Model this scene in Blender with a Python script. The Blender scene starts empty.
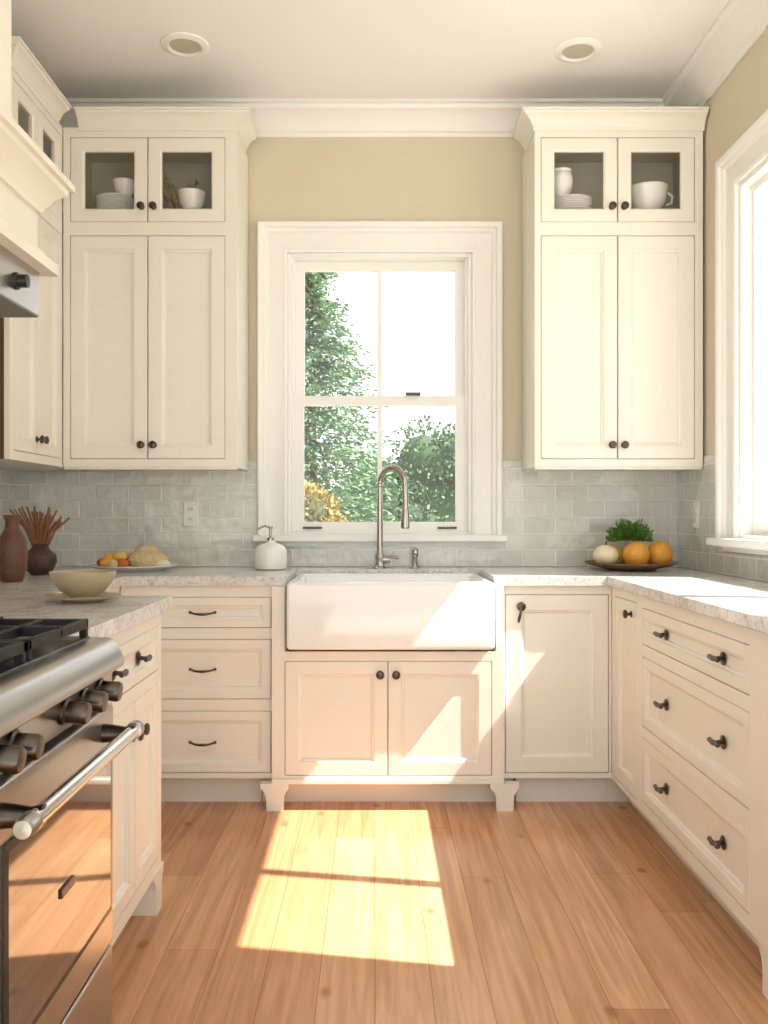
import bpy, bmesh, math, random
from mathutils import Vector, Matrix
random.seed(7)
C = bpy.context
COL = C.scene.collection

# ------------------------------------------------------------ materials
def lin(c):
    out=[]
    for v in c:
        v=v/255.0
        out.append(v/12.92 if v<=0.04045 else ((v+0.055)/1.055)**2.4)
    return (out[0],out[1],out[2],1.0)

def newmat(name):
    m=bpy.data.materials.new(name); m.use_nodes=True
    nt=m.node_tree; b=nt.nodes['Principled BSDF']
    return m,nt,b

def mat(name,c,rough=0.5,metal=0.0,var=0.06,scale=6.0,bump=0.0,bscale=60.0,coat=0.0,spec=0.5,stretch=(1,1,1),sub=0):
    m,nt,b=newmat(name)
    N=nt.nodes; L=nt.links
    tc=N.new('ShaderNodeTexCoord'); mp=N.new('ShaderNodeMapping'); mp.inputs['Scale'].default_value=stretch
    L.new(tc.outputs['Object'],mp.inputs['Vector'])
    no=N.new('ShaderNodeTexNoise'); no.inputs['Scale'].default_value=scale; no.inputs['Detail'].default_value=4
    L.new(mp.outputs['Vector'],no.inputs['Vector'])
    mx=N.new('ShaderNodeMix'); mx.data_type='RGBA'
    col=lin(c)
    mx.inputs[6].default_value=tuple(max(0,v*(1-var)) for v in col[:3])+(1,)
    mx.inputs[7].default_value=tuple(min(1,v*(1+var)) for v in col[:3])+(1,)
    L.new(no.outputs['Fac'],mx.inputs[0]); L.new(mx.outputs[2],b.inputs['Base Color'])
    b.inputs['Roughness'].default_value=rough; b.inputs['Metallic'].default_value=metal
    b.inputs['Coat Weight'].default_value=coat; b.inputs['Specular IOR Level'].default_value=spec
    if bump>0:
        n2=N.new('ShaderNodeTexNoise'); n2.inputs['Scale'].default_value=bscale
        L.new(mp.outputs['Vector'],n2.inputs['Vector'])
        bp=N.new('ShaderNodeBump'); bp.inputs['Strength'].default_value=bump; bp.inputs['Distance'].default_value=0.01
        L.new(n2.outputs['Fac'],bp.inputs['Height']); L.new(bp.outputs['Normal'],b.inputs['Normal'])
    return m

M={}
M['wall']=mat('wall_paint',(216,206,183),0.85,var=0.02,bump=0.05,bscale=200)
M['ceil']=mat('ceiling_paint',(246,244,240),0.9,var=0.01)
M['trim']=mat('trim_paint',(243,242,237),0.4,var=0.01)
M['cab']=mat('cabinet_paint',(238,233,221),0.36,var=0.015)
M['cabin']=mat('cabinet_interior',(192,187,166),0.7,var=0.05)  # cream interior toned darker, recess shade put into the colour
M['brownside']=mat('cabinet_side_brown',(84,56,40),0.5,var=0.2,stretch=(8,8,1))  # dark brown, streaked along the height
M['steel']=mat('stainless_steel',(176,173,168),0.28,1.0,var=0.06,scale=4,stretch=(40,1,40))
M['steel2']=mat('polished_steel',(205,202,196),0.16,1.0,var=0.03)
M['iron']=mat('cast_iron',(26,25,25),0.55,0.2,var=0.2,bump=0.1)
M['dark']=mat('dark_enamel',(30,29,28),0.3,0.0,var=0.1)
M['oven']=mat('oven_window',(46,30,24),0.06,0.0,var=0.1,coat=1.0,spec=0.9)
M['bronze']=mat('aged_pewter',(88,80,72),0.30,1.0,var=0.2,scale=40)
M['sink']=mat('fireclay',(246,245,242),0.12,var=0.005,coat=0.5)
M['nickel']=mat('brushed_nickel',(176,170,162),0.2,1.0,var=0.05)
M['white']=mat('white_ceramic',(238,236,230),0.2,var=0.01,coat=0.3)
M['plastic']=mat('outlet_plastic',(240,238,232),0.35,var=0.01)
M['cream']=mat('stoneware_cream',(178,162,130),0.4,var=0.1,scale=30)
M['terra']=mat('brown_glaze',(98,60,42),0.3,var=0.4,scale=35,bump=0.6,bscale=80)
M['dvase']=mat('dark_glaze',(78,54,42),0.4,var=0.4,scale=60,bump=0.6,bscale=90)
M['stick']=mat('cinnamon_wood',(146,100,66),0.7,var=0.3,scale=30)
M['wplat']=mat('wood_platter',(128,92,62),0.5,var=0.25,scale=12,stretch=(1,8,8))
M['orange']=mat('orange_peel',(228,164,62),0.4,var=0.12,bump=0.3,bscale=150)
M['lemon']=mat('yellow_peel',(232,190,90),0.4,var=0.1,bump=0.2,bscale=120)
M['onion']=mat('white_gourd',(236,224,190),0.45,var=0.08)
M['bread']=mat('bread_crust',(212,190,146),0.8,var=0.35,scale=45,bump=0.9,bscale=60)
M['redv']=mat('red_orange_fruit',(200,96,42),0.4,var=0.25,scale=20)
M['herb']=mat('herb_leaf',(84,124,44),0.5,var=0.35,scale=30)
M['leafc']=mat('conifer_leaf',(110,138,102),0.7,var=0.35,scale=3)
M['leafg']=mat('tree_leaf',(96,122,82),0.7,var=0.35,scale=3)
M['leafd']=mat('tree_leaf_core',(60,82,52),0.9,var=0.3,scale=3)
M['leafy']=mat('autumn_leaf',(158,136,74),0.7,var=0.4,scale=5)
M['bark']=mat('bark',(96,74,56),0.9,var=0.3,scale=10,bump=0.5)
M['grass']=mat('grass',(120,134,88),0.95,var=0.2,scale=2)
M['bounce']=mat('bounce_ground',(212,207,198),0.9,var=0.08,scale=2)  # made-up pale ground colour, bounces sunlight up to the ceiling

def glassmat():
    m,nt,b=newmat('clear_glass'); N=nt.nodes; L=nt.links
    out=N['Material Output']; N.remove(b)
    tr=N.new('ShaderNodeBsdfTransparent'); gl=N.new('ShaderNodeBsdfGlossy'); gl.inputs['Roughness'].default_value=0.02
    lw=N.new('ShaderNodeLayerWeight'); lw.inputs['Blend'].default_value=0.5
    pw=N.new('ShaderNodeMath'); pw.operation='POWER'; pw.inputs[1].default_value=5; L.new(lw.outputs['Facing'],pw.inputs[0])
    ma=N.new('ShaderNodeMath'); ma.operation='MULTIPLY_ADD'; ma.inputs[1].default_value=.6; ma.inputs[2].default_value=.03; L.new(pw.outputs[0],ma.inputs[0])
    mx=N.new('ShaderNodeMixShader'); L.new(ma.outputs[0],mx.inputs[0]); L.new(tr.outputs[0],mx.inputs[1]); L.new(gl.outputs[0],mx.inputs[2])
    L.new(mx.outputs[0],out.inputs['Surface']); return m
M['glass']=glassmat()

def tilemat(name,axis):
    m,nt,b=newmat(name); N=nt.nodes; L=nt.links
    tc=N.new('ShaderNodeTexCoord'); sp=N.new('ShaderNodeSeparateXYZ'); cb=N.new('ShaderNodeCombineXYZ')
    L.new(tc.outputs['Object'],sp.inputs[0])
    L.new(sp.outputs['X' if axis=='x' else 'Y'],cb.inputs[0])
    ad=N.new('ShaderNodeMath'); ad.operation='SUBTRACT'; ad.inputs[1].default_value=0.915
    L.new(sp.outputs['Z'],ad.inputs[0]); L.new(ad.outputs[0],cb.inputs[1])
    br=N.new('ShaderNodeTexBrick'); br.inputs['Scale'].default_value=1.0
    br.inputs['Brick Width'].default_value=0.152; br.inputs['Row Height'].default_value=0.075
    br.inputs['Mortar Size'].default_value=0.0034; br.inputs['Mortar Smooth'].default_value=0.25
    br.inputs['Color1'].default_value=lin((213,213,204)); br.inputs['Color2'].default_value=lin((200,201,192))
    br.inputs['Mortar'].default_value=lin((240,238,232))
    L.new(cb.outputs[0],br.inputs['Vector']); L.new(br.outputs['Color'],b.inputs['Base Color'])
    b.inputs['Roughness'].default_value=0.08; b.inputs['Coat Weight'].default_value=0.6
    inv=N.new('ShaderNodeMath'); inv.operation='SUBTRACT'; inv.inputs[0].default_value=1.0; L.new(br.outputs['Fac'],inv.inputs[1])
    no=N.new('ShaderNodeTexNoise'); no.inputs['Scale'].default_value=12.0; L.new(tc.outputs['Object'],no.inputs['Vector'])
    mu=N.new('ShaderNodeMath'); mu.operation='MULTIPLY_ADD'; mu.inputs[1].default_value=2.2; L.new(no.outputs['Fac'],mu.inputs[0]); L.new(inv.outputs[0],mu.inputs[2])
    bp=N.new('ShaderNodeBump'); bp.inputs['Strength'].default_value=0.9; bp.inputs['Distance'].default_value=0.007
    L.new(mu.outputs[0],bp.inputs['Height']); L.new(bp.outputs[0],b.inputs['Normal'])
    return m
M['tilex']=tilemat('subway_tile_a','x'); M['tiley']=tilemat('subway_tile_b','y')

def floormat():
    m,nt,b=newmat('pine_planks'); N=nt.nodes; L=nt.links
    PW=0.138; PL=2.1
    tc=N.new('ShaderNodeTexCoord'); sp=N.new('ShaderNodeSeparateXYZ'); cb=N.new('ShaderNodeCombineXYZ')
    L.new(tc.outputs['Object'],sp.inputs[0])
    def math_(op,a,b_=None,c=None):
        n=N.new('ShaderNodeMath'); n.operation=op
        for i,v in enumerate((a,b_,c)):
            if v is None: continue
            if isinstance(v,(int,float)): n.inputs[i].default_value=v
            else: L.new(v,n.inputs[i])
        return n.outputs[0]
    row=math_('FLOOR',math_('DIVIDE',sp.outputs['X'],PW))
    wn=N.new('ShaderNodeTexWhiteNoise'); wn.noise_dimensions='1D'; L.new(row,wn.inputs['W'])
    yy=math_('MULTIPLY_ADD',wn.outputs['Value'],PL*3,sp.outputs['Y'])
    L.new(yy,cb.inputs[0]); L.new(sp.outputs['X'],cb.inputs[1])
    br=N.new('ShaderNodeTexBrick'); br.offset=0.0; br.inputs['Scale'].default_value=1.0
    br.inputs['Brick Width'].default_value=PL; br.inputs['Row Height'].default_value=PW
    br.inputs['Mortar Size'].default_value=0.0010; br.inputs['Mortar Smooth'].default_value=0.3
    br.inputs['Color1'].default_value=lin((221,172,130)); br.inputs['Color2'].default_value=lin((194,140,100))
    br.inputs['Mortar'].default_value=lin((150,102,70))
    L.new(cb.outputs[0],br.inputs['Vector'])
    cg=N.new('ShaderNodeCombineXYZ'); L.new(sp.outputs['X'],cg.inputs[0]); L.new(yy,cg.inputs[1])
    mp=N.new('ShaderNodeMapping'); mp.inputs['Scale'].default_value=(30,1.5,1); L.new(cg.outputs[0],mp.inputs['Vector'])
    g=N.new('ShaderNodeTexNoise'); g.inputs['Scale'].default_value=1.0; g.inputs['Detail'].default_value=8; g.inputs['Distortion'].default_value=1.4
    L.new(mp.outputs[0],g.inputs['Vector'])
    rp=N.new('ShaderNodeValToRGB'); rp.color_ramp.elements[0].position=0.32; rp.color_ramp.elements[1].position=0.66
    rp.color_ramp.elements[0].color=(0.76,0.69,0.62,1); rp.color_ramp.elements[1].color=(1.07,1.06,1.05,1)
    L.new(g.outputs['Fac'],rp.inputs[0])
    mx=N.new('ShaderNodeMix'); mx.data_type='RGBA'; mx.blend_type='MULTIPLY'; mx.inputs[0].default_value=1
    L.new(br.outputs['Color'],mx.inputs[6]); L.new(rp.outputs[0],mx.inputs[7])
    mp2=N.new('ShaderNodeMapping'); mp2.inputs['Scale'].default_value=(2.6,1.5,0); L.new(tc.outputs['Object'],mp2.inputs['Vector'])
    n3=N.new('ShaderNodeTexNoise'); n3.inputs['Scale'].default_value=22; L.new(tc.outputs['Object'],n3.inputs['Vector'])
    vo=N.new('ShaderNodeTexVoronoi'); vo.voronoi_dimensions='2D'; vo.inputs['Scale'].default_value=1.0; vo.inputs['Randomness'].default_value=1.0
    L.new(mp2.outputs[0],vo.inputs['Vector'])
    ad=math_('MULTIPLY_ADD',n3.outputs['Fac'],.06,vo.outputs['Distance'])
    r2=N.new('ShaderNodeValToRGB'); r2.color_ramp.elements[0].position=0.045; r2.color_ramp.elements[1].position=0.08
    r2.color_ramp.elements[0].color=(1,1,1,1); r2.color_ramp.elements[1].color=(0,0,0,1)
    L.new(ad,r2.inputs[0])
    mf=math_('MULTIPLY',r2.outputs[0],.6)
    m3=N.new('ShaderNodeMix'); m3.data_type='RGBA'; m3.inputs[7].default_value=lin((132,76,44))
    L.new(mf,m3.inputs[0]); L.new(mx.outputs[2],m3.inputs[6])
    L.new(m3.outputs[2],b.inputs['Base Color'])
    b.inputs['Roughness'].default_value=0.22
    bp=N.new('ShaderNodeBump'); bp.inputs['Strength'].default_value=0.25; bp.inputs['Distance'].default_value=0.003; bp.invert=True
    L.new(br.outputs['Fac'],bp.inputs['Height']); L.new(bp.outputs[0],b.inputs['Normal'])
    return m
M['floor']=floormat()

def stonemat():
    m,nt,b=newmat('marble_counter'); N=nt.nodes; L=nt.links
    tc=N.new('ShaderNodeTexCoord')
    n1=N.new('ShaderNodeTexNoise'); n1.inputs['Scale'].default_value=6; n1.inputs['Detail'].default_value=10; n1.inputs['Roughness'].default_value=0.75; n1.inputs['Distortion'].default_value=1.2
    L.new(tc.outputs['Object'],n1.inputs['Vector'])
    rp=N.new('ShaderNodeValToRGB'); e=rp.color_ramp.elements
    e[0].position=0.36; e[0].color=lin((192,189,185)); e[1].position=0.5; e[1].color=lin((220,218,215))
    x=e.new(0.7); x.color=lin((234,233,231))
    L.new(n1.outputs['Fac'],rp.inputs[0])
    n2=N.new('ShaderNodeTexNoise'); n2.inputs['Scale'].default_value=90; n2.inputs['Detail'].default_value=3; L.new(tc.outputs['Object'],n2.inputs['Vector'])
    r2=N.new('ShaderNodeValToRGB'); r2.color_ramp.elements[0].position=0.34; r2.color_ramp.elements[0].color=(0.70,0.69,0.68,1); r2.color_ramp.elements[1].position=0.48; r2.color_ramp.elements[1].color=(1,1,1,1)
    L.new(n2.outputs['Fac'],r2.inputs[0])
    mx=N.new('ShaderNodeMix'); mx.data_type='RGBA'; mx.blend_type='MULTIPLY'; mx.inputs[0].default_value=1
    L.new(rp.outputs[0],mx.inputs[6]); L.new(r2.outputs[0],mx.inputs[7]); L.new(mx.outputs[2],b.inputs['Base Color'])
    b.inputs['Roughness'].default_value=0.16; return m
M['stone']=stonemat()

# ------------------------------------------------------------ geometry helpers
def group(name,loc=(0,0,0)):
    e=bpy.data.objects.new(name,None); e.location=loc; e.empty_display_size=0.1; COL.objects.link(e); return e

def mk(name,verts,faces,m,parent=None,smooth=None,recalc=True):
    me=bpy.data.meshes.new(name); me.from_pydata([tuple(v) for v in verts],[],faces)
    if recalc:
        bm=bmesh.new(); bm.from_mesh(me); bmesh.ops.recalc_face_normals(bm,faces=bm.faces); bm.to_mesh(me); bm.free()
    ob=bpy.data.objects.new(name,me); COL.objects.link(ob)
    if isinstance(m,str): m=M[m]
    me.materials.append(m)
    if smooth is not None:
        for p in me.polygons: p.use_smooth=True
        me.set_sharp_from_angle(angle=math.radians(smooth))
    if parent is not None:
        ob.parent=parent; ob.matrix_parent_inverse=Matrix.Translation(parent.location).inverted()
    return ob

BF=[(0,3,2,1),(4,5,6,7),(0,1,5,4),(1,2,6,5),(2,3,7,6),(3,0,4,7)]
def bverts(x0,x1,y0,y1,z0,z1):
    return [(x0,y0,z0),(x1,y0,z0),(x1,y1,z0),(x0,y1,z0),(x0,y0,z1),(x1,y0,z1),(x1,y1,z1),(x0,y1,z1)]
def boxes(name,lst,m,parent=None,bevel=0.0,seg=2):
    vs=[];fs=[]
    for b in lst:
        x0,x1,y0,y1,z0,z1=b
        if x0>x1:x0,x1=x1,x0
        if y0>y1:y0,y1=y1,y0
        if z0>z1:z0,z1=z1,z0
        o=len(vs); vs+=bverts(x0,x1,y0,y1,z0,z1); fs+=[tuple(i+o for i in f) for f in BF]
    ob=mk(name,vs,fs,m,parent,recalc=False)
    if bevel>0:
        md=ob.modifiers.new('bevel','BEVEL'); md.width=bevel; md.segments=seg; md.limit_method='ANGLE'
        for p in ob.data.polygons: p.use_smooth=True
        ob.data.set_sharp_from_angle(angle=math.radians(40)) if seg<3 else None
    return ob
def box(name,x0,x1,y0,y1,z0,z1,m,parent=None,bevel=0.002,seg=2):
    return boxes(name,[(x0,x1,y0,y1,z0,z1)],m,parent,bevel,seg)

def P(axis,plane):
    if axis=='y-': return lambda u,d,z:(u,plane-d,z)
    if axis=='x-': return lambda u,d,z:(plane-d,u,z)
    if axis=='x+': return lambda u,d,z:(plane+d,u,z)
def AX(axis): return {'y-':Vector((0,-1,0)),'x-':Vector((-1,0,0)),'x+':Vector((1,0,0))}[axis]

def rings_panel(name,f,u0,u1,z0,z1,rings,m,parent,cap=True,loop=False):
    vs=[];fs=[]
    for ins,d in rings:
        vs+=[f(u0+ins,d,z0+ins),f(u1-ins,d,z0+ins),f(u1-ins,d,z1-ins),f(u0+ins,d,z1-ins)]
    n=len(rings)
    rg=range(n) if loop else range(n-1)
    for i in rg:
        a=4*i;b=4*((i+1)%n)
        for k in range(4): fs.append((a+k,a+(k+1)%4,b+(k+1)%4,b+k))
    if cap:
        fs.append((0,1,2,3)); o=4*(n-1); fs.append((o,o+1,o+2,o+3))
    return mk(name,vs,fs,m,parent)

def door(name,axis,plane,u0,u1,z0,z1,parent,fw=0.055,t=0.019,glass=False,m='cab'):
    f=P(axis,plane)
    g=0.0022; u0+=g;u1-=g;z0+=g;z1-=g
    def ff(u,d,z): return f(u,d-t,z)
    if glass:
        rings_panel(name,ff,u0,u1,z0,z1,[(0,0),(0,t-.002),(.002,t),(fw,t),(fw+.007,t-.006),(fw+.007,0)],m,parent,cap=False,loop=True)
        i=fw+.004
        rings_panel(name+'_pane',ff,u0,u1,z0,z1,[(i,.006),(i,.010)],'glass',parent)
    else:
        rings_panel(name,ff,u0,u1,z0,z1,[(0,0),(0,t-.002),(.002,t),(fw,t),(fw+.003,t-.005),(fw+.009,t-.006),(fw+.013,t-.012),(fw+.02,t-.0125)],m,parent)

def frame(name,axis,plane,u0,u1,z0,z1,openings,parent,depth=0.02,m='cab'):
    us=sorted(set([u0,u1]+[o[0] for o in openings]+[o[1] for o in openings]))
    zs=sorted(set([z0,z1]+[o[2] for o in openings]+[o[3] for o in openings]))
    lst=[]; f=P(axis,plane)
    for i in range(len(us)-1):
        for j in range(len(zs)-1):
            cu=(us[i]+us[i+1])/2; cz=(zs[j]+zs[j+1])/2
            if any(o[0]<cu<o[1] and o[2]<cz<o[3] for o in openings): continue
            a=f(us[i],0,zs[j]); b=f(us[i+1],-depth,zs[j+1])
            lst.append((a[0],b[0],a[1],b[1],a[2],b[2]))
    return boxes(name,lst,m,parent)

def lathe(name,prof,loc,m,parent=None,direction=(0,0,1),seg=32,smooth=35,close=True):
    q=Vector((0,0,1)).rotation_difference(Vector(direction).normalized()); loc=Vector(loc)
    vs=[];fs=[];n=len(prof)
    for r,h in prof:
        for k in range(seg):
            a=2*math.pi*k/seg
            vs.append(loc+q@Vector((max(r,1e-5)*math.cos(a),max(r,1e-5)*math.sin(a),h)))
    for i in range(n-1):
        for k in range(seg):
            fs.append((i*seg+k,i*seg+(k+1)%seg,(i+1)*seg+(k+1)%seg,(i+1)*seg+k))
    if close:
        fs.append(tuple(range(seg))); fs.append(tuple((n-1)*seg+k for k in range(seg)))
    return mk(name,vs,fs,m,parent,smooth=smooth)

def tube(name,pts,r,m,parent=None,seg=14,smooth=50):
    pts=[Vector(p) for p in pts]; n=len(pts)
    rs=r if isinstance(r,(list,tuple)) else [r]*n
    vs=[];fs=[]
    up=None
    for i in range(n):
        t=(pts[min(i+1,n-1)]-pts[max(i-1,0)]).normalized()
        if up is None:
            up=Vector((0,0,1)) if abs(t.z)<0.9 else Vector((1,0,0))
        a=(up-t*up.dot(t)).normalized(); up=a; b=t.cross(a)
        for k in range(seg):
            an=2*math.pi*k/seg
            vs.append(pts[i]+(a*math.cos(an)+b*math.sin(an))*rs[i])
    for i in range(n-1):
        for k in range(seg): fs.append((i*seg+k,i*seg+(k+1)%seg,(i+1)*seg+(k+1)%seg,(i+1)*seg+k))
    fs.append(tuple(range(seg))); fs.append(tuple((n-1)*seg+k for k in range(seg)))
    return mk(name,vs,fs,m,parent,smooth=smooth)

def mould(name,path,prof,mapf,m,parent=None,closed=False,smooth=30):
    n=len(path); vs=[];fs=[];k=len(prof)
    pv=[Vector(p) for p in path]
    for i in range(n):
        if closed or 0<i<n-1:
            d1=(pv[i]-pv[i-1]).normalized(); d2=(pv[(i+1)%n]-pv[i]).normalized()
        elif i==0: d1=d2=(pv[1]-pv[0]).normalized()
        else: d1=d2=(pv[-1]-pv[-2]).normalized()
        n1=Vector((-d1.y,d1.x)); n2=Vector((-d2.y,d2.x)); mt=(n1+n2)/(1+n1.dot(n2))
        for o,w in prof:
            q=pv[i]+mt*o; vs.append(mapf(q.x,q.y,w))
    for i in range(n if closed else n-1):
        a=i*k;b=((i+1)%n)*k
        for j in range(k): fs.append((a+j,a+(j+1)%k,b+(j+1)%k,b+j))
    if not closed:
        fs.append(tuple(range(k))); fs.append(tuple((n-1)*k+j for j in range(k)))
    return mk(name,vs,fs,m,parent,smooth=smooth)

def blob(name,loc,r,m,parent=None,scale=(1,1,1),sub=3,jit=0.0):
    bm=bmesh.new(); bmesh.ops.create_icosphere(bm,subdivisions=sub,radius=r)
    for v in bm.verts:
        k=1+random.uniform(-jit,jit)
        v.co=Vector((v.co.x*scale[0]*k+loc[0],v.co.y*scale[1]*k+loc[1],v.co.z*scale[2]*k+loc[2]))
    me=bpy.data.meshes.new(name); bm.to_mesh(me); bm.free()
    for p in me.polygons:p.use_smooth=True
    me.materials.append(M[m]); ob=bpy.data.objects.new(name,me); COL.objects.link(ob)
    if parent is not None: ob.parent=parent; ob.matrix_parent_inverse=Matrix.Translation(parent.location).inverted()
    return ob

def knob(parent,axis,plane,u,z,s=1.0):
    f=P(axis,plane)
    lathe('knob',[(.013*s,0),(.013*s,.002),(.006*s,.004),(.005*s,.012),(.009*s,.015),(.0155*s,.019),(.0165*s,.023),(.013*s,.028),(.006*s,.030),(0,.030)],f(u,0,z),'bronze',parent,AX(axis),20)
def tknob(parent,axis,plane,u,z,L=0.032):
    f=P(axis,plane)
    lathe('knob_rose',[(.019,0),(.019,.002),(.014,.005),(.006,.007),(.005,.024),(0,.024)],f(u,0,z),'bronze',parent,AX(axis),20)
    pts=[f(u+L*k,.026+ .003*(1-abs(k)),z) for k in(-1,-.9,-.5,0,.5,.9,1)]
    tube('knob_bar',pts,[.004,.0075,.006,.0085,.006,.0075,.004],'bronze',parent,10)
def pull(parent,axis,plane,u,z,L=0.05):
    f=P(axis,plane)
    pts=[f(u+L*k,.003+.022*(1-abs(k)**3),z-.006*(1-k*k)) for k in[-1,-.9,-.75,-.5,-.25,0,.25,.5,.75,.9,1]]
    tube('pull',pts,[.0065,.0045,.004,.0045,.005,.0055,.005,.0045,.004,.0045,.0065],'bronze',parent,10)

# ------------------------------------------------------------ dimensions
XL,XR,YB=-1.67,1.41,4.13
ZC=3.03; YF=-0.3; WT=0.16; WR=0.10
BWX=(-.405,.450); BWZ=(1.055,2.365)
RWY=(2.00,3.44); RWZ=(1.055,2.43)
boxes('floor',[(XL-WT,XR+WR,YF,YB+WT,-.12,0)],'floor')
boxes('ceiling',[(XL-WT,XR+WR,YF,YB+WT,ZC,ZC+.15)],'ceil')
boxes('wall_left',[(XL-WT,XL,YF,YB+WT,0,ZC)],'wall')
boxes('wall_back',[(XL,BWX[0],YB,YB+WT,0,ZC),(BWX[1],XR,YB,YB+WT,0,ZC),(BWX[0],BWX[1],YB,YB+WT,0,BWZ[0]),(BWX[0],BWX[1],YB,YB+WT,BWZ[1],ZC)],'wall')
boxes('wall_right',[(XR,XR+WR,YF,RWY[0],0,ZC),(XR,XR+WR,RWY[1],YB+WT,0,ZC),(XR,XR+WR,RWY[0],RWY[1],0,RWZ[0]),(XR,XR+WR,RWY[0],RWY[1],RWZ[1],ZC)],'wall')

cr=[(0,ZC-.13),(.010,ZC-.13),(.014,ZC-.115),(.026,ZC-.108),(.04,ZC-.08),(.068,ZC-.046),(.095,ZC-.034),(.103,ZC-.018),(.115,ZC-.014),(.115,ZC-.001),(0,ZC-.001)]
mould('trim_crown',[(XR-.001,YF+.01),(XR-.001,YB-.001),(XL+.001,YB-.001),(XL+.001,YF+.01)],cr,lambda x,y,w:(x,y,w),'trim')

for x,y in((-.76,3.56),(.82,3.6)):
    g=group('recessed_ceiling_light',(x,y,ZC))
    lathe('trim_ring',[(.062,0),(.062,.006),(.068,.011),(.082,.011),(.095,.005),(.096,0)],(x,y,ZC),'trim',g,(0,0,-1),40)
    lathe('lens',[(.061,0),(.061,.003),(0,.003)],(x,y,ZC),'cabin',g,(0,0,-1),32)

TT=.009
boxes('wall_tile_back',[(XL,-.535,YB-TT,YB-.0005,.912,1.40),(.582,XR,YB-TT,YB-.0005,.912,1.40),(-.535,.582,YB-TT,YB-.0005,.912,1.03)],'tilex')
boxes('wall_tile_right',[(XR-TT,XR-.0005,3.66,YB-TT,.912,1.40),(XR-TT,XR-.0005,.9,3.66,.912,1.0)],'tiley')
boxes('wall_tile_left',[(XL+.0005,XL+TT,.3,YB-TT,.912,1.40),(XL+.0005,XL+TT,.9,1.95,1.40,1.6)],'tiley')

# ------------------------------------------------------------ windows
casing=[(0,0),(0,.018),(.012,.022),(.02,.018),(.085,.018),(.095,.028),(.105,.03),(.112,.042),(.13,.045),(.136,.04),(.136,0)]
def window(idx,axis,plane,u0,u1,z0,z1,style,WT):
    g=group('window_%d'%idx,P(axis,plane)((u0+u1)/2,0,z0))
    f=P(axis,plane)
    mould('casing',[(u0,z0-.02),(u0,z1),(u1,z1),(u1,z0-.02)],casing,lambda u,z,w:f(u,w+.0005,z),'trim',g)
    def bx(n,a,b,d0,d1,c,d,m='trim',bev=.003):
        p=f(a,d0,c);q=f(b,d1,d); return box(n,p[0],q[0],p[1],q[1],p[2],q[2],m,g,bev)
    J=.018
    bx('jamb_a',u0,u0+J,0.004,-WT,z0,z1); bx('jamb_b',u1-J,u1,0.004,-WT,z0,z1); bx('jamb_head',u0+J,u1-J,.004,-WT,z1-J,z1); bx('jamb_sill',u0+J,u1-J,.0,-WT-.03,z0,z0+J)
    bx('stool',u0-.155,u1+.155,.075,.0005,z0-.028,z0+.004,bev=.006)
    bx('apron',u0-.13,u1+.13,.016,.001,z0-.05,z0-.028)
    U0=u0+J;U1=u1-J;Z0=z0+J;Z1=z1-J
    def sash(n,a,b,c,d,dp,st=.042,br=.045,tr=.042,mun=True):
        frs=[(a,a+st,c,d),(b-st,b,c,d),(a+st,b-st,c,c+br),(a+st,b-st,d-tr,d)]
        if mun: frs.append(((a+b)/2-.011,(a+b)/2+.011,c+br,d-tr))
        l=[]
        for (p,q,r,s) in frs:
            A=f(p,-dp,r);B=f(q,-dp-.035,s); l.append((A[0],B[0],A[1],B[1],A[2],B[2]))
        boxes(n,l,'trim',g)
        A=f(a+st,-dp-.016,c+br);B=f(b-st,-dp-.020,d-tr)
        boxes(n+'_glass',[(A[0],B[0],A[1],B[1],A[2],B[2])],'glass',g)
    if style=='hung':
        mid=1.687
        sash('lower_sash',U0+.012,U1-.012,Z0,mid+.02,.03)
        sash('upper_sash',U0+.012,U1-.012,mid-.02,Z1,.07)
        for s in(U0,U1-.012): bx('stop',s,s+.012,-.02,-.11,Z0,Z1,bev=.001)
        uc=(U0+U1)/2
        bx('sash_lock',uc+.12,uc+.19,-.005,-.035,mid+.02,mid+.034,'bronze')
        bx('sash_lift',U0+.05,U0+.14,-.02,-.03,Z0+.012,Z0+.022,'bronze'); bx('sash_lift_b',U1-.14,U1-.05,-.02,-.03,Z0+.012,Z0+.022,'bronze')
    else:
        uc=2.54
        sash('casement_a',U0,uc,Z0,Z1,.04,st=.022,tr=.025,mun=False); sash('casement_b',uc,U1,Z0,Z1,.04,st=.022,tr=.025,mun=False)
window(1,'y-',YB,BWX[0],BWX[1],BWZ[0],BWZ[1],'hung',WT)
window(2,'x-',XR,RWY[0],RWY[1],RWZ[0],RWZ[1],'case',WR)

# ------------------------------------------------------------ counters
CT,CB=.91,.874
g=group('countertop',(0,4,CT))
boxes('back_slab',[(-.98,-.348,3.475,3.93,CB,CT),(.466,.905,3.475,3.93,CB,CT),(-.98,.905,3.93,YB-TT,CB,CT)],'stone',g)
boxes('right_slab',[(.905,XR-TT,1.2,YB-TT,CB,CT)],'stone',g,.004)
boxes('left_slab',[(XL+TT,-.98,2.65,YB-TT,CB,CT),(XL+TT,-.605,1.735,2.65,CB,CT)],'stone',g)
boxes('near_slab',[(XL+TT,-.605,.3,1.085,CB,CT),(XL+TT,-1.26,1.085,1.735,CB,CT)],'stone',g)

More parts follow.
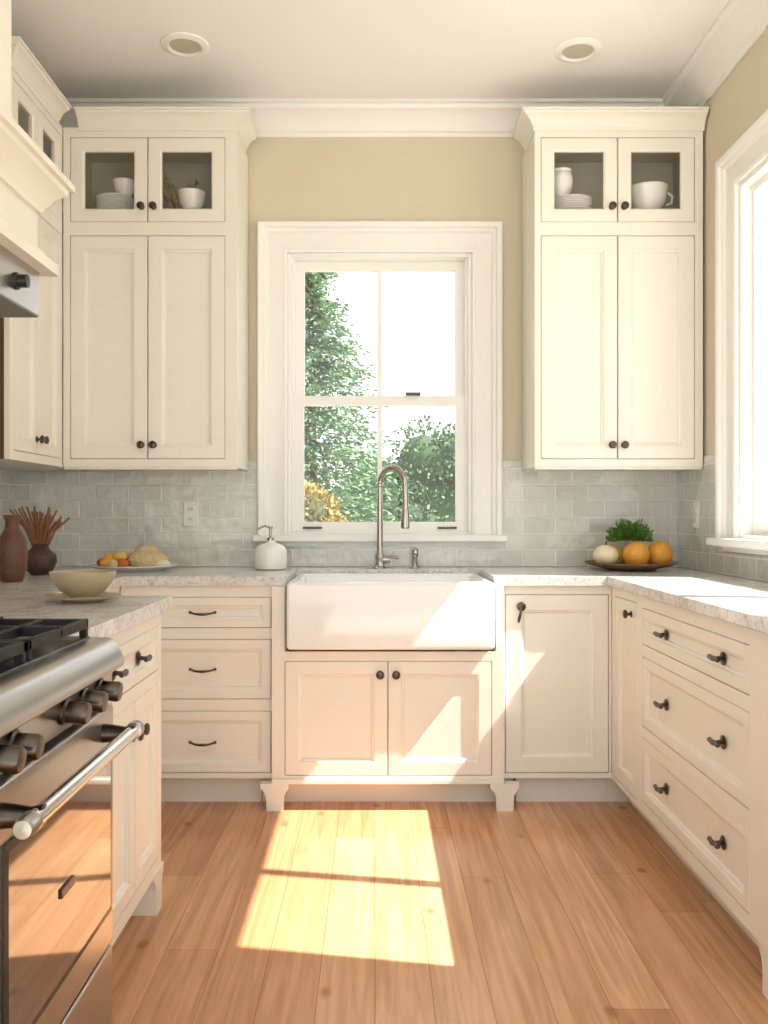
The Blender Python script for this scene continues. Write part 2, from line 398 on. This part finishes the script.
KZ=.872
def feet(parent,axis,plane,u0,u1,flip=1,h=.118,d=.05):
    f=P(axis,plane); w=u1-u0
    prof=[(0,h),(0,h-.02),(.12,h-.03),(.2,h-.05),(.22,0),(.8,0),(.82,h-.05),(.9,h-.03),(1,h-.02),(1,h)]
    vs=[];n=len(prof)
    for dd in(0,-d):
        for a,z in prof: vs.append(f(u0+a*w,dd,z))
    fs=[tuple(range(n)),tuple(range(n,2*n))]+[(i,(i+1)%n,n+(i+1)%n,n+i) for i in range(n)]
    mk('foot',vs,fs,'cab',parent)

g=group('drawer_base_cabinet',(-.68,3.8,0))
box('carcass',-1.0,-.403,3.521,YB-.012,.115,KZ,'cab',g,0)
ops=[(-.955,-.407,.705,.828),(-.955,-.407,.425,.662),(-.955,-.407,.135,.380)]
frame('face_frame','y-',3.5,-1.0,-.403,.115,KZ,ops,g)
for i,o in enumerate(ops):
    door('drawer_%d'%i,'y-',3.5,*o,g,fw=.032 if i==0 else .036)
    pull(g,'y-',3.491,-.675,(o[2]+o[3])/2+.002)
box('toe_kick',-1.0,-.455,3.57,3.59,0,.115,'cab',g,0)

g=group('sink_base_cabinet',(.05,3.8,0)); SX0,SX1=-.402,.502; SP=3.465
boxes('carcass',[(SX0,SX1,SP+.021,YB-.012,.115,.60),(SX0,-.35,SP+.021,YB-.012,.60,KZ),(.468,SX1,SP+.021,YB-.012,.60,KZ)],'cab',g)
ops=[(-.352,.05,.135,.582),(.05,.456,.135,.582)]
frame('face_frame','y-',SP,SX0,SX1,.115,KZ,ops+[(-.352,.472,.618,KZ)],g)
door('door_a','y-',SP,*ops[0],g,fw=.05); door('door_b','y-',SP,*ops[1],g,fw=.05)
knob(g,'y-',SP,.02,.53); knob(g,'y-',SP,.082,.53)
box('base_rail',SX0-.0,SX1+.0,SP-.012,SP+.01,.104,.124,'cab',g,.003)
feet(g,'y-',SP-.012,-.445,-.335,h=.106,d=.04); feet(g,'y-',SP-.012,.448,.56,h=.106,d=.04)
box('toe_kick',-.452,.555,3.57,3.59,0,.115,'cab',g,0)

g=group('farmhouse_sink',(.06,3.65,.63))
def sinkmesh():
    x0,x1,y0,y1,z0,z1=-.340,.459,3.405,3.925,.632,.893
    w=.034
    bm=bmesh.new()
    def ring(i,z): return [bm.verts.new(p) for p in((x0+i,y0+i,z),(x1-i,y0+i,z),(x1-i,y1-i,z),(x0+i,y1-i,z))]
    rs=[ring(0,z0),ring(0,z1),ring(w,z1),ring(w+.012,z0+.035)]
    bm.faces.new(rs[0][::-1])
    for a,b in zip(rs[:-1],rs[1:]):
        for k in range(4): bm.faces.new((a[k],a[(k+1)%4],b[(k+1)%4],b[k]))
    bm.faces.new(rs[-1])
    bmesh.ops.recalc_face_normals(bm,faces=bm.faces)
    bmesh.ops.bevel(bm,geom=list(bm.edges),offset=.0155,segments=5,affect='EDGES',profile=.5)
    me=bpy.data.meshes.new('basin'); bm.to_mesh(me); bm.free()
    for p in me.polygons:p.use_smooth=True
    me.set_sharp_from_angle(angle=math.radians(50))
    me.materials.append(M['sink']); ob=bpy.data.objects.new('basin',me); COL.objects.link(ob)
    ob.parent=g; ob.matrix_parent_inverse=Matrix.Translation(g.location).inverted()
sinkmesh()
lathe('drain',[(.045,0),(.045,.004),(.035,.003),(0,.001)],(.06,3.68,.668),'nickel',g)

g=group('panel_front_dishwasher',(.71,3.8,0))
box('carcass',.504,.929,3.521,YB-.012,.115,KZ,'cab',g,0)
frame('face_frame','y-',3.5,.504,.929,.115,KZ,[(.512,.920,.135,.838)],g)
door('door','y-',3.5,.512,.920,.135,.838,g,fw=.06)
knob(g,'y-',3.5,.572,.792,1.1); tube('drop_pull',[(.572,3.472,.79),(.568,3.468,.77),(.562,3.47,.745),(.56,3.474,.73)],[.004,.005,.006,.004],'bronze',g)
box('toe_kick',.565,.929,3.57,3.59,0,.115,'cab',g,0)

g=group('drawer_bank_cabinet',(1.1,2.8,0)); RX=.93
box('carcass',RX+.021,XR-.012,2.04,YB-.012,.115,KZ,'cab',g,0)
ops=[(3.165,3.45,.135,.838),(2.21,3.10,.70,.828),(2.21,3.10,.415,.66),(2.21,3.10,.155,.378)]
frame('face_frame','x-',RX,2.04,3.499,.115,KZ,ops,g)
door('narrow_door','x-',RX,*ops[0],g,fw=.05)
knob(g,'x-',RX,3.23,.79)
for i,o in enumerate(ops[1:]):
    door('drawer_%d'%i,'x-',RX,*o,g,fw=.034)
    for u in(2.40,2.87): tknob(g,'x-',RX+.009,u,(o[2]+o[3])/2)
boxes('toe_kick',[(1.02,1.04,2.04,3.57,0,.115),(.93,1.04,3.57,3.59,0,.115)],'cab',g,0)
feet(g,'x-',RX+.002,2.06,2.16,h=.116,d=.06)
g=group('end_base_cabinet',(1.1,1.6,0))
box('carcass',RX+.03,XR-.012,1.22,2.038,.115,KZ,'cab',g,0)
frame('face_frame','x-',RX+.01,1.22,2.038,.115,KZ,[(1.28,1.98,.155,.828)],g)
door('door','x-',RX+.01,1.28,1.98,.155,.828,g)
box('toe_kick',1.02,1.04,1.22,2.038,0,.115,'cab',g,0)

g=group('side_base_cabinet',(-1.1,2.2,0)); LX=-.63
box('carcass',XL+.012,LX-.021,1.745,2.62,.115,KZ,'cab',g,0)
ops=[(2.09,2.585,.70,.828),(2.09,2.335,.155,.662),(2.34,2.585,.155,.662),(1.77,2.05,.155,.828)]
frame('face_frame','x+',LX,1.745,2.62,.115,KZ,ops,g)
for i,o in enumerate(ops): door('front_%d'%i,'x+',LX,*o,g,fw=.030 if i==0 else .042)
for u in(2.17,2.40): tknob(g,'x+',LX-.009,u,.764,.022)
knob(g,'x+',LX,2.31,.58); knob(g,'x+',LX,2.37,.58)
box('toe_kick',LX-.10,LX-.08,1.745,2.55,0,.115,'cab',g,0)
feet(g,'x+',LX+.004,2.53,2.635,h=.125,d=.09)
box('end_panel',LX-.9,LX-.002,2.6205,2.632,.115,KZ,'cab',g,.001)
g=group('corner_base_cabinet',(-1.4,3.4,0))
box('carcass',XL+.012,-1.022,2.64,YB-.012,.115,KZ,'cab',g,0)
frame('face_frame','x+',-1.002,2.64,3.5,.115,KZ,[(2.75,3.4,.155,.828)],g)
door('door','x+',-1.002,2.75,3.4,.155,.828,g)
box('toe_kick',-1.1,-1.08,2.64,3.57,0,.115,'cab',g,0)
g=group('near_base_cabinet',(-1.1,.7,0))
box('carcass',XL+.012,LX-.021,.32,1.075,.115,KZ,'cab',g,0)
frame('face_frame','x+',LX,.32,1.075,.115,KZ,[(.38,1.02,.155,.828)],g)
door('door','x+',LX,.38,1.02,.155,.828,g)
box('toe_kick',LX-.10,LX-.08,.32,1.075,0,.115,'cab',g,0)

# ------------------------------------------------------------ range
g=group('gas_range',(-.9,1.41,0)); RY0,RY1=1.092,1.715
boxes('body',[(-1.25,-.535,RY0,RY1,.10,.905)],'steel',g,.003)
boxes('leg',[(-.62,-.57,RY0+.03,RY0+.07,0,.1),(-.62,-.57,RY1-.07,RY1-.03,0,.1),(-1.2,-1.15,RY0+.03,RY0+.07,0,.1),(-1.2,-1.15,RY1-.07,RY1-.03,0,.1)],'steel',g)
def yprism(name,prof,y0,y1,m,smooth=None):
    vs=[];n=len(prof)
    for y in(y0,y1):
        for x,z in prof: vs.append((x,y,z))
    mk(name,vs,[tuple(range(n)),tuple(range(n,2*n))]+[(i,(i+1)%n,n+(i+1)%n,n+i) for i in range(n)],m,g,smooth=smooth)
yprism('bullnose',[(-.60,.916),(-.518,.914),(-.508,.911),(-.499,.904),(-.484,.872),(-.485,.862),(-.492,.856),(-.535,.852),(-.60,.852)],RY0-.004,RY1+.004,'steel',35)
yprism('control_panel',[(-.54,.853),(-.505,.853),(-.512,.795),(-.54,.795)],RY0,RY1,'steel')
box('cooktop',-1.24,-.545,RY0+.01,RY1-.01,.905,.9185,'dark',g,.003)
for y in(1.175,1.24,1.45,1.54,1.63):
    lathe('control_knob',[(.022,0),(.022,.005),(.018,.008),(.0175,.012),(.0185,.036),(.016,.041),(0,.042)],(-.507,y,.830),'bronze',g,(1,0,-.1),28)
bars=[]
for (a,b) in((RY0+.015,1.40),(1.41,RY1-.012)):
    x0,x1=-1.22,-.548
    bars+=[(x0,x1,a,a+.012,.934,.952),(x0,x1,b-.012,b,.934,.952),(x0,x0+.012,a,b,.934,.952),(x1-.012,x1,a,b,.934,.952),((x0+x1)/2-.006,(x0+x1)/2+.006,a,b,.934,.952)]
    c=(a+b)/2
    bars+=[(x0,x1,c-.006,c+.006,.938,.956)]
    for q in(.25,.75):
        xx=x0+(x1-x0)*q
        bars+=[(xx-.006,xx+.006,a,b,.938,.956),(xx-.1,xx-.088,a+.05,b-.05,.938,.956),(xx+.088,xx+.1,a+.05,b-.05,.938,.956)]
    for xx in(x0,x1-.014,(x0+x1)/2-.007):
        for yy in(a,b-.014): bars.append((xx,xx+.014,yy,yy+.014,.9175,.936))
boxes('grates',bars,'iron',g,.002)
for x in(-1.05,-.73):
    for y in(1.255,1.55):
        lathe('burner',[(.06,0),(.06,.006),(.045,.008),(.045,.014),(.038,.018),(0,.018)],(x,y,.917),'iron',g,seg=28)
box('door',-.535,-.500,RY0+.012,RY1-.012,.34,.788,'steel',g,.004)
rings_panel('door_window_frame',P('x+',-.5),RY0+.10,RY1-.035,.405,.705,[(0,0),(0,.003),(.012,.004),(.016,.001)],'dark',g,cap=True)
rings_panel('door_window',P('x+',-.5),RY0+.112,RY1-.047,.417,.693,[(0,0),(0,.0045)],'oven',g)
box('badge',-.496,-.492,1.40,1.46,.545,.56,'bronze',g,.001)
tube('handle',[(-.45,1.15,.748),(-.45,1.68,.748)],.0125,'steel2',g,20)
for y in(1.19,1.64):
    lathe('handle_post',[(.018,0),(.016,.02),(.012,.045),(.016,.062),(.0,.065)],(-.505,y,.748),'bronze',g,(1,0,0),20)
lathe('handle_cap',[(.0155,0),(.0155,.024),(.012,.03),(0,.031)],(-.45,1.165,.748),'steel',g,(0,-1,0),20)
lathe('handle_cap_b',[(.0155,0),(.0155,.024),(.012,.03),(0,.031)],(-.45,1.655,.748),'steel',g,(0,1,0),20)
box('warming_drawer',-.535,-.502,RY0+.012,RY1-.012,.125,.33,'steel',g,.004)
box('drawer_badge',-.502,-.498,1.42,1.50,.22,.25,'bronze',g,.001)
box('kick_panel',-.60,-.56,RY0+.02,RY1-.02,.03,.12,'dark',g,.002)

# ------------------------------------------------------------ hood
g=group('range_hood',(-1.1,1.42,1.6)); HY0,HY1=.93,1.87
box('chimney',XL+.001,-.755,.96,1.85,1.86,ZC-.001,'cab',g,.002)
box('frieze',XL+.001,-.71,HY0,HY1,1.67,1.86,'cab',g,.002)
pf=[(0,1.785),(.008,1.785),(.012,1.798),(.020,1.806),(.032,1.826),(.048,1.836),(.050,1.846),(.060,1.848),(.060,1.862),(-.03,1.866),(-.03,1.85),(0,1.85)]
mp=lambda x,y,w:(x,y,w)
mould('crown',[(XL+.002,HY1),(-.71,HY1),(-.71,HY0),(XL+.002,HY0)],pf,mp,'cab',g)
pb=[(0,1.705),(.010,1.705),(.018,1.69),(.032,1.684),(.034,1.66),(0,1.66)]
mould('base_moulding',[(XL+.002,HY1),(-.71,HY1),(-.71,HY0),(XL+.002,HY0)],pb,mp,'cab',g)
box('steel_insert',-1.6,-.706,.96,1.875,1.565,1.664,'steel',g,.004)
box('insert_underside',-1.5,-.80,1.1,1.76,1.558,1.566,'dark',g,.002)
lathe('hood_knob',[(.017,0),(.017,.004),(.013,.006),(.013,.024),(0,.026)],(-.706,1.75,1.61),'dark',g,(1,0,0),20)

# ------------------------------------------------------------ upper cabinets
def cabcrown(g,path):
    p=[(0,2.785),(.006,2.785),(.008,2.80),(.014,2.806),(.022,2.823),(.038,2.838),(.050,2.843),(.052,2.851),(.060,2.853),(.060,2.862),(-.02,2.862),(-.02,2.85),(0,2.85)]
    mould('crown',path,p,mp,'cab',g)
def wallcab(x0,x1,us,crownpath):
    g=group('upper_kitchen_cabinet',((x0+x1)/2,3.95,1.354)); FP=3.79; Z0,Z1=1.354,2.80; YBk=YB-TT-.001
    t=.018
    boxes('carcass',[(x0,x0+t,FP+.02,YBk,Z0,Z1),(x1-t,x1,FP+.02,YBk,Z0,Z1),(x0+t,x1-t,FP+.02,YBk,Z0,Z0+t),(x0+t,x1-t,FP+.02,YBk,Z1-t,Z1)],'cab',g)
    boxes('interior',[(x0+t,x1-t,YBk-.012,YBk,Z0+t,Z1-t),(x0+t,x1-t,FP+.022,YBk-.012,2.44,2.462),(x0+t,x0+t+.004,FP+.022,YBk-.012,2.462,Z1-t),(x1-t-.004,x1-t,FP+.022,YBk-.012,2.462,Z1-t),(x0+t,x1-t,FP+.022,YBk-.012,Z1-t-.006,Z1-t)],'cabin',g)
    a,b=us; mid=(a+b)/2
    zs=[(1.388,2.34),(2.397,2.758)]
    frame('face_frame','y-',FP,x0,x1,Z0,Z1,[(a,b,*zs[0]),(a,b,*zs[1])],g)
    for q,(c,d) in enumerate(((a,mid),(mid,b))):
        door('door_%d'%q,'y-',FP,c,d,*zs[0],g,fw=.056)
        door('glass_door_%d'%q,'y-',FP,c,d,*zs[1],g,fw=.05,glass=True)
    for s in(-.026,.026):
        knob(g,'y-',FP,mid+s,1.448); knob(g,'y-',FP,mid+s,2.462)
    cabcrown(g,crownpath)
    box('light_rail',x0+.001,x1-.001,FP+.004,FP+.024,Z0-.010,Z0,'cab',g,.002)
    return g
wallcab(-1.328,-.587,(-1.298,-.638),[(-.587,YB-.12),(-.587,3.79),(-1.26,3.79)])
wallcab(.68,1.396,(.706,1.362),[(1.40,3.79),(.68,3.79),(.68,YB-.12)])
g=group('side_upper_cabinet',(-1.5,3.6,1.354)); LP=-1.33; y0,y1=3.24,4.11
t=.018; Z0,Z1=1.354,2.80; xb=XL+TT+.001
boxes('carcass',[(xb,LP-.02,y1-t,y1,Z0,Z1),(xb,LP-.02,y0,y0+t,Z0,Z1),(xb,LP-.02,y0,y1,Z0,Z0+t),(xb,LP-.02,y0,y1,Z1-t,Z1)],'cab',g)
boxes('interior',[(xb,xb+.012,y0+t,y1-t,Z0+t,Z1-t),(xb+.012,LP-.022,y0+t,y1-t,2.44,2.462)],'cabin',g)
ops=[(3.27,3.52,1.388,2.34),(3.52,3.765,1.388,2.34),(3.27,3.52,2.397,2.758),(3.52,3.765,2.397,2.758)]
frame('face_frame','x+',LP,y0,3.785,Z0,Z1,[(3.27,3.765,1.388,2.34),(3.27,3.765,2.397,2.758)],g)
for i,o in enumerate(ops): door('door_%d'%i,'x+',LP,*o,g,fw=.045,glass=i>1)
knob(g,'x+',LP,3.50,1.448);knob(g,'x+',LP,3.545,1.448)
box('side_panel',xb,LP-.02,y0-.006,y0-.0005,Z0,1.95,'brownside',g,.001)  # dark brown sheet over the lower part of the cream side
cabcrown(g,[(LP,3.725),(LP,y0),(xb,y0)])

# ------------------------------------------------------------ faucet
fx,fy=.022,3.99
g=group('gooseneck_faucet',(fx,fy,CT))
lathe('base',[(.03,0),(.03,.006),(.022,.012),(.017,.03),(.02,.045),(.022,.05),(.02,.06),(.014,.07),(.0125,.10),(.013,.12),(0,.12)],(fx,fy,CT),'nickel',g)
pts=[(fx,fy,CT+.1),(fx,fy,CT+.2),(fx,fy,CT+.375)]
R=.056
for k in range(1,17):
    a=math.pi*k/16; pts.append((fx+(R-R*math.cos(a))*.97,fy-(R-R*math.cos(a))*.8,CT+.375+R*1.35*math.sin(a)))
e=pts[-1]; pts+=[(e[0]+.002,e[1]-.002,CT+.30),(e[0]+.002,e[1]-.002,CT+.25)]
tube('neck',pts,.0135,'nickel',g,18)
lathe('spray_head',[(.014,0),(.017,.01),(.0195,.05),(.020,.085),(.015,.09),(0,.09)],(e[0]+.002,e[1]-.002,CT+.27),'nickel',g,(0,0,-1))
lathe('collar',[(.013,0),(.019,.004),(.019,.014),(.013,.02)],(fx,fy,CT+.365),'nickel',g)
tube('lever',[(fx+.015,fy,CT+.045),(fx+.05,fy-.01,CT+.055),(fx+.085,fy-.015,CT+.05)],[.009,.007,.009],'nickel',g)
lathe('lever_hub',[(.016,0),(.018,.01),(.014,.035),(0,.036)],(fx+.01,fy,CT+.04),'nickel',g,(1,0,0))
g=group('sink_soap_pump',(.18,4.0,CT))
lathe('pump',[(.02,0),(.02,.005),(.013,.012),(.011,.05),(.014,.055),(.014,.085),(.008,.092),(0,.093)],(.18,4.0,CT),'nickel',g)
tube('spout',[(.18,4.0,CT+.082),(.18,3.98,CT+.086),(.18,3.945,CT+.076)],.006,'nickel',g)

g=group('soap_dispenser',(-.46,3.92,CT))
lathe('bottle',[(.0,0),(.062,0),(.072,.006),(.074,.05),(.071,.085),(.06,.103),(.038,.113),(.022,.118),(.02,.128),(0,.128)],(-.46,3.92,CT),'white',g)
lathe('pump_collar',[(.016,0),(.016,.012),(.006,.016),(.0055,.05),(.010,.053),(.010,.063),(0,.065)],(-.46,3.92,CT+.127),'nickel',g)
tube('pump_spout',[(-.46,3.92,CT+.185),(-.485,3.91,CT+.192),(-.515,3.90,CT+.178)],.005,'nickel',g)

def outlet(axis,plane,u,z):
    f=P(axis,plane); g=group('electrical_outlet',f(u,0,z))
    rings_panel('plate',f,u-.036,u+.036,z-.058,z+.058,[(0,0),(0,.003),(.004,.006)],'plastic',g)
    for dz in(-.024,.024):
        rings_panel('socket',f,u-.016,u+.016,z+dz-.015,z+dz+.015,[(0,.005),(0,.008),(.002,.009)],'plastic',g)
        for du in(-.006,.006): rings_panel('slot',f,u+du-.0015,u+du+.0015,z+dz-.006,z+dz+.006,[(0,.008),(0,.0095)],'dark',g)
outlet('y-',YB-TT,-.852,1.155); outlet('x-',XR-TT,3.88,1.15)

g=group('brown_vase',(-1.305,3.2,CT))
lathe('body',[(0,0),(.036,0),(.042,.01),(.052,.05),(.054,.10),(.048,.15),(.036,.175),(.026,.19),(.024,.215),(.031,.235),(.030,.24),(.022,.225),(.018,.2),(0,.19)],(-1.305,3.2,CT),'terra',g)
g=group('vase_with_cinnamon_sticks',(-1.355,3.6,CT))
lathe('vase',[(0,0),(.034,0),(.05,.015),(.066,.05),(.062,.08),(.04,.10),(.03,.112),(.035,.125),(.03,.122),(.024,.108),(0,.1)],(-1.355,3.6,CT),'dvase',g)
for i in range(34):
    a=random.uniform(0,6.28); r=random.uniform(.3,1); s=random.uniform(.09,.155)
    dx=math.cos(a)*r*.13; dy=math.sin(a)*r*.08
    tube('stick',[(-1.355+dx*.12,3.6+dy*.12,CT+.08),(-1.355+dx*.5,3.6+dy*.5,CT+.12+s*.5),(-1.355+dx,3.6+dy,CT+.12+s)],.0045,'stick',g,7)

px,py=-1.04,3.85
g=group('food_platter',(px,py,CT))
lathe('platter',[(0,.002),(.12,0),(.125,.004),(.17,.016),(.185,.022),(.186,.026),(.16,.02),(.12,.01),(0,.009)],(px,py,CT),'white',g,seg=48)
fr=[(-.135,.0,.028,'redv',.026),(-.10,-.055,.03,'orange',.03),(-.085,.03,.035,'lemon',.036),(-.035,-.065,.026,'redv',.026),(-.06,-.01,.052,'lemon',.03),(-.105,.0,.05,'orange',.026),(-.125,.05,.03,'orange',.03),(-.03,.05,.04,'bread',.04),(-.07,-.075,.024,'bread',.024)]
for x,y,z,m_,r in fr: blob('fruit',(px+x,py+y,CT+z+.006),r,m_,g,(1.15,1,.8))
blob('bread_loaf',(px+.06,py-.01,CT+.045),.075,'bread',g,(1.15,.85,.6),4,.012)
blob('bread_top',(px+.05,py+.01,CT+.08),.05,'bread',g,(1.1,.9,.6),4,.015)
blob('cheese_round',(px+.125,py-.03,CT+.03),.035,'onion',g,(1,1,.6),3,.005)

bx_,by_=-.81,2.47
g=group('ceramic_bowl_on_saucer',(bx_,by_,CT))
lathe('saucer',[(0,0),(.055,0),(.06,.004),(.10,.014),(.103,.018),(.098,.018),(.06,.009),(0,.007)],(bx_,by_,CT),'cream',g,seg=48)
lathe('bowl',[(0,.008),(.035,.008),(.038,.016),(.06,.03),(.08,.055),(.089,.08),(.089,.084),(.085,.083),(.075,.057),(.055,.034),(.03,.022),(0,.02)],(bx_,by_,CT),'cream',g,seg=48)

px,py=1.12,3.90
g=group('fruit_platter',(px,py,CT))
lathe('platter',[(0,0),(.10,0),(.11,.006),(.17,.02),(.195,.03),(.196,.036),(.185,.034),(.11,.014),(0,.012)],(px,py,CT),'wplat',g,seg=48)
blob('white_gourd',(px-.115,py-.02,CT+.065),.052,'onion',g,(1.05,1,.88))
tube('gourd_stem',[(px-.115,py-.02,CT+.105),(px-.112,py-.022,CT+.125)],[.008,.004],'stick',g,8)
blob('orange_a',(px+.01,py-.05,CT+.068),.058,'orange',g)
blob('orange_b',(px+.125,py-.01,CT+.07),.056,'orange',g,(1,1,1.05))
blob('lemon',(px+.07,py+.07,CT+.06),.045,'lemon',g)
blob('lime',(px-.05,py+.06,CT+.06),.045,'lemon',g)

def leaves(name,items,m,parent,rnd=1.0):
    vs=[];fs=[]
    for p,d,L,w in items:
        d=Vector(d).normalized(); s=d.cross(Vector((random.uniform(-1,1),random.uniform(-1,1),random.uniform(-1,1)))).normalized()
        p=Vector(p); o=len(vs)
        vs+=[p,p+d*L*.5+s*w,p+d*L,p+d*L*.5-s*w]; fs.append((o,o+1,o+2,o+3))
    return mk(name,vs,fs,m,parent,recalc=False)
it=[]
for i in range(1100):
    a=random.uniform(0,6.28); b=random.uniform(-.1,1.2); r=random.uniform(.2,1)
    d=Vector((math.cos(a)*math.cos(b),math.sin(a)*math.cos(b),math.sin(b)))
    it.append((Vector((px,py+.01,CT+.13))+Vector((d.x*.09,d.y*.06,d.z*.08))*r,d+Vector((0,0,.3)),random.uniform(.014,.032),.005))
leaves('herb_bunch',it,'herb',g)

SH=2.462
def plates(x,y,n,r,z=SH,nm='plate_stack'):
    g=group(nm,(x,y,z))
    for i in range(n):
        lathe('plate_%d'%i,[(0,0),(r*.6,0),(r*.65,.003),(r,.011),(r,.014),(r*.62,.007),(0,.006)],(x,y,z+.010*i),'white',g,seg=36)
    return z+.010*n+.006
def bowl(x,y,z,r,h,nm='serving_bowl'):
    g=group(nm,(x,y,z))
    lathe('bowl',[(0,0),(r*.45,0),(r*.5,h*.1),(r*.85,h*.45),(r,h),(r*.95,h),(r*.8,h*.5),(r*.4,h*.2),(0,h*.15)],(x,y,z),'white',g,seg=36)
    return g
z=plates(-1.14,3.91,7,.085); bowl(-1.10,3.91,z+.001,.05,.075)
bowl(-.80,3.89,SH,.062,.095)
g=group('leaf_sprig',(-.86,3.98,SH))
it=[]
for k in range(9):
    a=random.uniform(0,6.28); e=(-.87+.08*math.cos(a),3.985+.03*math.sin(a),SH+random.uniform(.12,.22))
    tube('stem',[(-.87,3.985,SH+.001),((-.87+e[0])/2,3.985,SH+.09),e],.002,'stick',g,6)
    for q in range(12): it.append((Vector((-.87,3.985,SH)).lerp(Vector(e),random.uniform(.5,1)),(random.uniform(-1,1),random.uniform(-.5,.5),random.uniform(-.2,1)),.028,.007))
leaves('leaf',it,'cream',g)
z=plates(.86,3.91,6,.095)
g=group('ceramic_vase',(.815,3.9,z))
lathe('body',[(0,0),(.022,0),(.03,.015),(.048,.05),(.052,.085),(.048,.11),(.042,.12),(.046,.128),(.04,.127),(.03,.1),(0,.02)],(.815,3.9,z),'white',g)
g=bowl(1.20,3.92,SH,.088,.122,'soup_tureen')
tube('handle',[(1.278,3.92,SH+.05),(1.305,3.92,SH+.06),(1.31,3.92,SH+.09),(1.29,3.92,SH+.105),(1.278,3.92,SH+.1)],.006,'white',g,10)
lathe('rim',[(.084,.117),(.090,.119),(.090,.125),(.082,.125)],(1.20,3.92,SH),'white',g,close=False)

# ------------------------------------------------------------ exterior
boxes('ground_lawn',[(-60,60,5.5,60,-.4,-.2)],'grass')
boxes('ground_bounce',[(-60,60,-60,5.5,-.4,-.2)],'bounce')  # unseen pale ground, added as a reflector to brighten the ceiling
def conifer(x,y,H,R,n=330,name='conifer_tree'):
    g=group(name,(x,y,-.2))
    tube('trunk',[(x,y,-.2),(x,y,H*.5),(x,y,H)],[.1,.06,.01],'bark',g,8)
    it=[]
    for i in range(n):
        z=random.uniform(.06,1)**.9; zz=z*H; L=R*(1-z)**1.0*random.uniform(.6,1.15)+.06
        a=random.uniform(0,6.28); d=Vector((math.cos(a),math.sin(a),-.12))
        for k in range(50):
            s=random.uniform(.08,1); p=Vector((x,y,zz))+d*L*s+Vector((random.gauss(0,.05),random.gauss(0,.05),-.12*s*s*L+random.gauss(0,.03)))
            it.append((p,d+Vector((random.uniform(-.9,.9),random.uniform(-.9,.9),random.uniform(-.7,.5))),random.uniform(.05,.11),.013))
    leaves('needles',it,'leafc',g)
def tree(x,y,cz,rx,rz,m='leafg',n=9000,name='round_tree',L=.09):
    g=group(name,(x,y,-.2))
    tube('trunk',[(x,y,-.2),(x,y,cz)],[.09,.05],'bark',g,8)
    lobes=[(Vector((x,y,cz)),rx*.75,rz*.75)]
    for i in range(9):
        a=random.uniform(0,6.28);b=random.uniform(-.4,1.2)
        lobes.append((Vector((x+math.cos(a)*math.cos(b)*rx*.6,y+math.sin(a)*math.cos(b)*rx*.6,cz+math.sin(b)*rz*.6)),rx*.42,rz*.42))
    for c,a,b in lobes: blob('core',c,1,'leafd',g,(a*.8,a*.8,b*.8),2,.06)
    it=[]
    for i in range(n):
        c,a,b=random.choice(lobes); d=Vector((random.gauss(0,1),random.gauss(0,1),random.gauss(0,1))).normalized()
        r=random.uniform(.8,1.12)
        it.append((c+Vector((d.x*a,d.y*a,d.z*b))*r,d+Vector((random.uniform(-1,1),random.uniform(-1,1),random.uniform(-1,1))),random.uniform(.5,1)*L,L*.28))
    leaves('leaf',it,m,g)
conifer(-.72,10,4.4,1.6,560)
conifer(-3.4,13,5.2,1.5,200)
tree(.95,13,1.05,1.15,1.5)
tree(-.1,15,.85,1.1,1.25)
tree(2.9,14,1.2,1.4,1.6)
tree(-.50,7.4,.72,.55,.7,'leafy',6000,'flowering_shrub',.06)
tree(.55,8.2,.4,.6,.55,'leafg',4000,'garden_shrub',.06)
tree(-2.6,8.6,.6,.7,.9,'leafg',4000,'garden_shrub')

# ------------------------------------------------------------ light
w=bpy.data.worlds.new('sky'); C.scene.world=w; w.use_nodes=True
N=w.node_tree.nodes; L=w.node_tree.links; bg=N['Background']
tc=N.new('ShaderNodeTexCoord'); sp=N.new('ShaderNodeSeparateXYZ'); rp=N.new('ShaderNodeValToRGB')
rp.color_ramp.elements[0].position=0.0; rp.color_ramp.elements[0].color=(1,.98,.95,1)
rp.color_ramp.elements[1].position=0.9; rp.color_ramp.elements[1].color=(.72,.84,1,1)
L.new(tc.outputs['Generated'],sp.inputs[0]); L.new(sp.outputs['Z'],rp.inputs[0]); L.new(rp.outputs[0],bg.inputs['Color'])
bg.inputs['Strength'].default_value=2.15
sd=bpy.data.lights.new('sun','SUN'); sd.energy=15; sd.angle=math.radians(.5); sd.color=(1,.95,.86)
so=bpy.data.objects.new('sun',sd); COL.objects.link(so)
so.rotation_euler=Vector((-.775,.14,-1)).to_track_quat('-Z','Y').to_euler(); so.location=(6,-1,8)

# ------------------------------------------------------------ camera
cd=bpy.data.cameras.new('camera'); cam=bpy.data.objects.new('camera',cd); COL.objects.link(cam)
cam.location=(0,0,1.15); cam.rotation_euler=(math.radians(90),0,0)
cd.sensor_fit='HORIZONTAL'; cd.sensor_width=36; cd.lens=36*890/768
cd.shift_x=9/768; cd.shift_y=3/768; cd.clip_start=.02; cd.clip_end=300
C.scene.camera=cam
C.scene.view_settings.view_transform='Standard'
